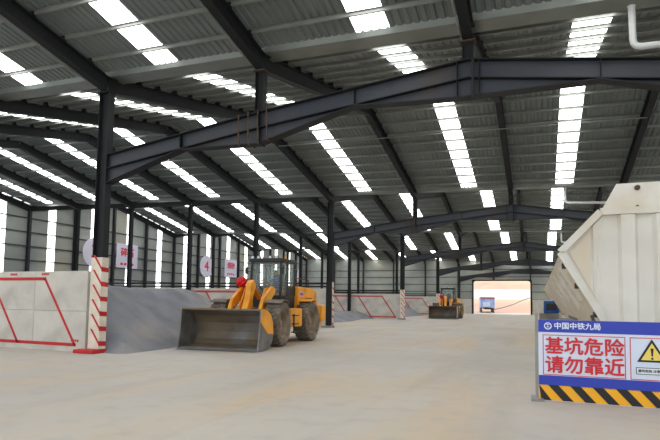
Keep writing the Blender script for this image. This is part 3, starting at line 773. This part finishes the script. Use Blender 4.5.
q = MB(); q.extrude([(.56, -.005, 2.76), (.96, -.005, 3.20), (.96, -.005, 1.95)], (0, -.012, 0)); q.build('corner_panel', hopper_d, hp)
for (pa, pb) in ((E2, E3), (E3, E4), (E2, mir(E2)), (mir(E2), mir(E3)), (mir(E3), mir(E4)), (E4, mir(E4))):
    q = MB(); q.bar((pa[0], -.04, pa[1]), (pb[0], -.04, pb[1]), .14, .13, up=(0, 1, 0)); q.build('edge_frame', hopper_m, hp)
q = MB(); q.extrude([(E2[0] + .02, -.03, E2[1] + .03), (E1[0], .08, E1[1]), (mir(E1)[0], .08, E1[1]), (mir(E2)[0] - .02, -.03, E2[1] + .03)], (0, .04, 0)); sp = q.build('splash_plate', hopper_m, hp)
for xx in (1.85, 4.6):
    q = MB(); q.lathe([(0, -.03), (.05, -.02), (.055, .03)], (xx, .02, 4.06), 'y', 12); q.build('bolt', rust, sp)
    q = MB(); q.lathe([(0, -.03), (.03, -.02), (.03, .03)], (xx - .02, -.04, 3.66), 'y', 10); q.build('bolt', rust, sp)
for s in (0, 1):                                    # long side plates: upper lean and under-slope
    f = (lambda p: p) if s == 0 else mir
    a, c, d = f(E2), f(E3), f(E4)
    nx = Vector((c[1] - a[1], 0, -(c[0] - a[0]))).normalized() * (.03 if s == 0 else -.03)
    q = MB(); q.extrude([(a[0], .02, a[1]), (c[0], .02, c[1]), (c[0] + .06 * (1 - 2 * s), .02, c[1]), (a[0] + .06 * (1 - 2 * s), .02, a[1])], (0, HLN, 0)); q.build('upper_side', hopper_m, hp)
    q = MB(); q.extrude([(c[0], .02, c[1]), (d[0], .02, d[1]), (d[0] + .06 * (1 - 2 * s), .02, d[1]), (c[0] + .06 * (1 - 2 * s), .02, c[1])], (0, HLN, 0)); q.build('under_slope', hopper_d, hp)
    nrm = Vector((-(c[1] - d[1]), 0, c[0] - d[0])).normalized()
    if s == 1: nrm = -Vector((-(c[1] - d[1]), 0, c[0] - d[0])).normalized()
    if nrm.x * (1 - 2 * s) > 0: nrm = -nrm
    for i, y in enumerate((2.0, 4.2, 7.0, 10.5)):
        t0, t1 = (.10, .62) if i % 2 == 0 else (.14, .74)
        at = lambda u: (c[0] + (d[0] - c[0]) * u + nrm.x * .04, y, c[1] + (d[1] - c[1]) * u + nrm.z * .04)
        q = MB(); q.bar(at(t0), at(t1), .09, .09, up=tuple(nrm)); q.build('slope_rib', hopper_m, hp)
    if s == 0:
        for tt in (.13, .40, .78):
            px, pz = c[0] + (d[0] - c[0]) * tt, c[1] + (d[1] - c[1]) * tt
            q = MB(); q.cbox((px - .03, .32, pz - .06), (.10, .20, .12), .02); q.build('bracket', rust if tt < .7 else black_m, hp)
q = MB(); q.extrude([(E2[0], HLN, E2[1]), (E3[0], HLN, E3[1]), (E4[0], HLN, E4[1]), (mir(E4)[0], HLN, E4[1]), (mir(E3)[0], HLN, E3[1]), (mir(E2)[0], HLN, E2[1])], (0, .05, 0)); q.build('end_panel', hopper_m, hp)
for y in (.3, 10, 20, 29.7):
    for xx in (E4[0] + .15, mir(E4)[0] - .15):
        q = MB(); q.ibeam((xx, y, .0), (xx, y, 1.25), .18, .18, .014, .012, up=(1, 0, 0)); q.build('leg', hopper_d, hp)
q = MB(); q.cbox((XC, 15, 1.05), (3.4, 29.6, .2), .03); q.build('belt_cover', cement_m, hp)
# light concrete apron and machine box under the far half of the hopper
b = MB(); b.extrude([(.25, 17, 0), (2.9, 17, 0), (2.9, 17, .92), (1.1, 17, .92), (.35, 17, .55)], (0, 16, 0)); o = b.build('concrete_kerb', cement_m); tag(o, 'long light grey concrete kerb under the hopper slope', 'kerb')
t = thing('machine_box', 'blue machine housing on grey base past the hopper slope', 'machine', (.35, 36, 0))
b = MB(); b.cbox((.1, 0, .55), (1.15, 1.6, 1.1), .05); b.build('base_block', cement_m, t)
b = MB(); b.cbox((.25, 0, 1.5), (.9, 1.2, .78), .08); b.build('housing', plastic_b, t, smooth=True)
b = MB(); b.box((.25, -.62, 1.5), (.6, .04, .4)); b.build('grille', black_m, t)

# ------------------------------------------------------------------ warning sign board
sg = thing('warning_sign', 'blue and white warning board with red Chinese lettering at lower right', 'sign', (-.05, 9.84, 0), math.radians(1.0))
SW, SH = 2.55, 1.385
b = MB(); b.box((SW / 2, .03, SH / 2), (SW, .04, SH)); b.build('board', signw_m, sg)
b = MB(); b.box((SW / 2, .007, SH - .105), (SW, .006, .21)); b.build('header_band', blue_m, sg)
b = MB(); b.box((SW / 2, .007, .345), (SW, .006, .17)); b.build('footer_band', blue_m, sg)
b = MB(); b.box((SW / 2, .007, .14), (SW, .006, .26)); yb_ = b.build('hazard_band', signyel_m, sg)
x = -.2
while x < SW:
    pts = [(x, .27), (x + .165, .27), (x + .40, .01), (x + .235, .01)]
    pts = [(max(0.0, min(SW, px)), pz) for px, pz in pts]
    if pts[2][0] > pts[0][0] + .01 and pts[2][0] - pts[3][0] > .01 or pts[1][0] - pts[0][0] > .01:
        b = MB(); b.extrude([(px, .003, pz) for px, pz in pts], (0, -.003, 0)); b.build('hazard_stripe', signblk_m, yb_)
    x += .345
def border(xa, xb, za, zb):
    th_ = .012; b = MB()
    o_ = [(xa, za), (xb, za), (xb, zb), (xa, zb)]; i_ = [(xa + th_, za + th_), (xb - th_, za + th_), (xb - th_, zb - th_), (xa + th_, zb - th_)]
    b.v = [(x_, .004, z_) for x_, z_ in o_ + i_] + [(x_, .009, z_) for x_, z_ in o_ + i_]
    for i in range(4): j = (i + 1) % 4; b.f += [(i, j, 4 + j, 4 + i), (8 + i, 12 + i, 12 + j, 8 + j), (i, 8 + i, 8 + j, j), (4 + i, 4 + j, 12 + j, 12 + i)]
    b.mi = [0] * len(b.f); b.build('border', signred_m, sg)
border(.07, 1.335, .44, 1.13); border(1.40, SW - .06, .44, 1.13)
text('lettering', '中国中铁九局', .122, signtxt_m, sg, (.25, .002, SH - .105), bold=.0022, space=1.0)
b = MB(); b.lathe([(.062, -.003), (.062, .003), (.046, .003), (.046, -.003), (.062, -.003)], (.155, .002, SH - .105), 'y', 24); em = b.build('emblem', signtxt_m, sg)
text('emblem_mark', '工', .07, signtxt_m, em, (.155, .002, SH - .105), bold=.002, align='CENTER')
text('lettering', '基坑危险', .305, signred_m, sg, (.10, .002, .925), bold=.0075, space=1.0)
text('lettering', '请勿靠近', .305, signred_m, sg, (.10, .002, .603), bold=.0075, space=1.0)
cx_ = 1.715
def tri(r_, y, name, m, cz=.86):
    b = MB(); b.extrude([(cx_ + r_ * math.sin(a) * 1.0, y, cz + r_ * math.cos(a)) for a in (0, 2 * PI / 3, 4 * PI / 3)], (0, .004, 0)); return b.build(name, m, sg)
tri(.25, .003, 'triangle_edge', signblk_m); tri(.185, -.001, 'triangle_face', signtri_m)
b = MB(); b.extrude([(cx_ - .022, -.004, .96), (cx_ + .022, -.004, .96), (cx_ + .010, -.004, .83), (cx_ - .010, -.004, .83)], (0, .003, 0)); b.build('exclamation_bar', signblk_m, sg)
b = MB(); b.lathe([(0, -.002), (.018, -.002), (.018, .002)], (cx_, -.003, .795), 'y', 14); b.build('exclamation_dot', signblk_m, sg)
b = MB(); b.box((cx_, .003, .59), (.47, .006, .11)); b.build('caption_frame', signblk_m, sg)
b = MB(); b.box((cx_, -.001, .59), (.45, .006, .09)); b.build('caption_plate', signtxt_m, sg)
text('lettering', '基坑危险 注意安全', .05, signblk_m, sg, (cx_, -.005, .59), bold=.001, align='CENTER')
for xx in (-.03, SW + .03):
    b = MB(); b.bar((xx, .06, 0), (xx, .06, 1.5), .05, .05, up=(0, 1, 0)); b.build('post', cement_m, sg)
    b = MB(); b.box((xx, .06, .015), (.2, .5, .03)); b.build('foot', cement_m, sg)
b = MB(); b.bar((.95, .10, 1.2), (.85, .10, 1.48), .05, .03, up=(0, 1, 0)); b.build('bracket', black_m, sg)

# ------------------------------------------------------------------ drain pipes from the valley gutters
def drain(label, pts, r=.07):
    P = [Vector(p) for p in pts]; out = [P[0]]
    for i in range(1, len(P) - 1):
        d0 = (P[i] - P[i - 1]).normalized(); d1_ = (P[i + 1] - P[i]).normalized(); q = .17
        for s_ in range(6):
            u = s_ / 5; out.append((P[i] - d0 * q) * (1 - u) ** 2 + P[i] * 2 * u * (1 - u) + (P[i] + d1_ * q) * u * u)
    out.append(P[-1]); b = MB(); b.tube(out, r, 14); t = thing('drain_pipe', label, 'pipe'); b.build('pipe', pvc_m, t, smooth=True)
    b = MB(); b.tube([P[0], P[0] - Vector((0, 0, .12))], r * 1.2, 14); b.build('collar', pvc_m, t, smooth=True)
drain('thick white drain pipe with elbow at the top right corner', [(1.91, 12.6, 8.30), (1.93, 12.6, 7.26), (3.6, 12.6, 7.20), (9.3, 12.6, 6.9)])
drain('white drain pipe hanging under the second gutter above the hopper', [(1.31, 31.5, 8.28), (1.31, 31.5, 7.33), (9.3, 31.5, 6.9)])
drain('short white drain pipe far down the aisle left of the hopper edge', [(1.75, 50.4, 8.28), (1.75, 50.4, 7.2), (9.3, 50.4, 7.0)])

# ------------------------------------------------------------------ bay banners hung on the left wall
def banner(kind, y, z, label, s, small):
    t = thing('hanging_banner', label, 'banner', (XL + .12, y, z)); rot = (PI / 2, 0, PI / 2)
    b = MB()
    if kind == 'disc': b.lathe([(0, 0), (1.42, 0), (1.42, .03), (0, .03)], (0, 0, 0), 'x', 40)
    else: b.box((.015, 0, 0), (.03, 3.0, 2.5))
    b.build('cloth', bannerw_m, t)
    if s: text('lettering', s, 1.9 if kind == 'disc' else .95, bannerr_m, t, (.045, 0, 0 if kind == 'disc' else .3), rot, bold=.03, align='CENTER', depth=.005)
    if small:
        for i in range(4):
            b = MB(); b.box((.035, -.75 + i * .5, -.85), (.01, .32, .26)); b.build('small_mark', bannerr_m, t)
banner('disc', 38.0, 6.1, 'round white banner with red 3 beside the striped front column', '3', False)
banner('sheet', 42.3, 6.1, 'square white banner with red characters above the gravel heap', '碎石', True)
banner('disc', 56.3, 5.95, 'round white banner with red 4 left of the near loader', '4', False)
banner('sheet', 62.0, 6.1, 'square white banner with red characters above the red rosette', '细砂', True)
banner('sheet', 98.0 - 14.5, 6.0, 'pale banner seen just right of the second striped column', None, True)

# ------------------------------------------------------------------ things outside the gateway
t = thing('tarped_truck', 'blue and white truck standing outside at left of the gateway', 'truck', (-9.4, 101.5, 0), math.radians(8))
b = MB(); b.cbox((0, 0, 1.75), (2.5, 5.2, 1.7), .08); b.build('cargo_body', mat('pale_blue_paint', (132, 158, 226), (180, 196, 236), .8, .5), t)
b = MB(); b.extrude([(-1.3, -2.7, 2.6), (1.3, -2.7, 2.6), (1.2, -2.7, 2.85), (-1.2, -2.7, 2.85)], (0, 5.4, 0)); b.build('cargo_cover', mat('rust_cover', (190, 104, 84), rough=.8), t)
b = MB(); b.cbox((-.2, -2.66, 1.5), (1.3, .06, .9), .02); b.build('tail_board', signw_m, t)
b = MB(); b.box((0, 0, .75), (1.1, 6.6, .25)); b.build('chassis', black_m, t)
b = MB(); b.cbox((0, 3.7, 1.8), (2.4, 1.7, 2.0), .12); b.build('cab', plastic_b, t)
for y in (-1.8, -.6, 3.6):
    for s in (-1, 1):
        b = MB(); b.lathe([(.02, -.14), (.30, -.14), (.48, -.13), (.5, -.08), (.5, .08), (.48, .13), (.30, .14), (.02, .14)], (s * 1.05, y, .5), 'x', 24); b.build('wheel', rubber, t, smooth=True)
b = MB()
b.tube([(-8.6, 103.4, .5), (-6.9, 104.5, .9), (-5.0, 108, 1.6), (-3.4, 113, 2.5), (-2.0, 118, 3.05), (-.6, 122, 3.2)], .10, 8)
o = b.build('slope_pipe', track_m, smooth=True); tag(o, 'long grey pipe climbing the clay slope outside the gateway', 'pipe')
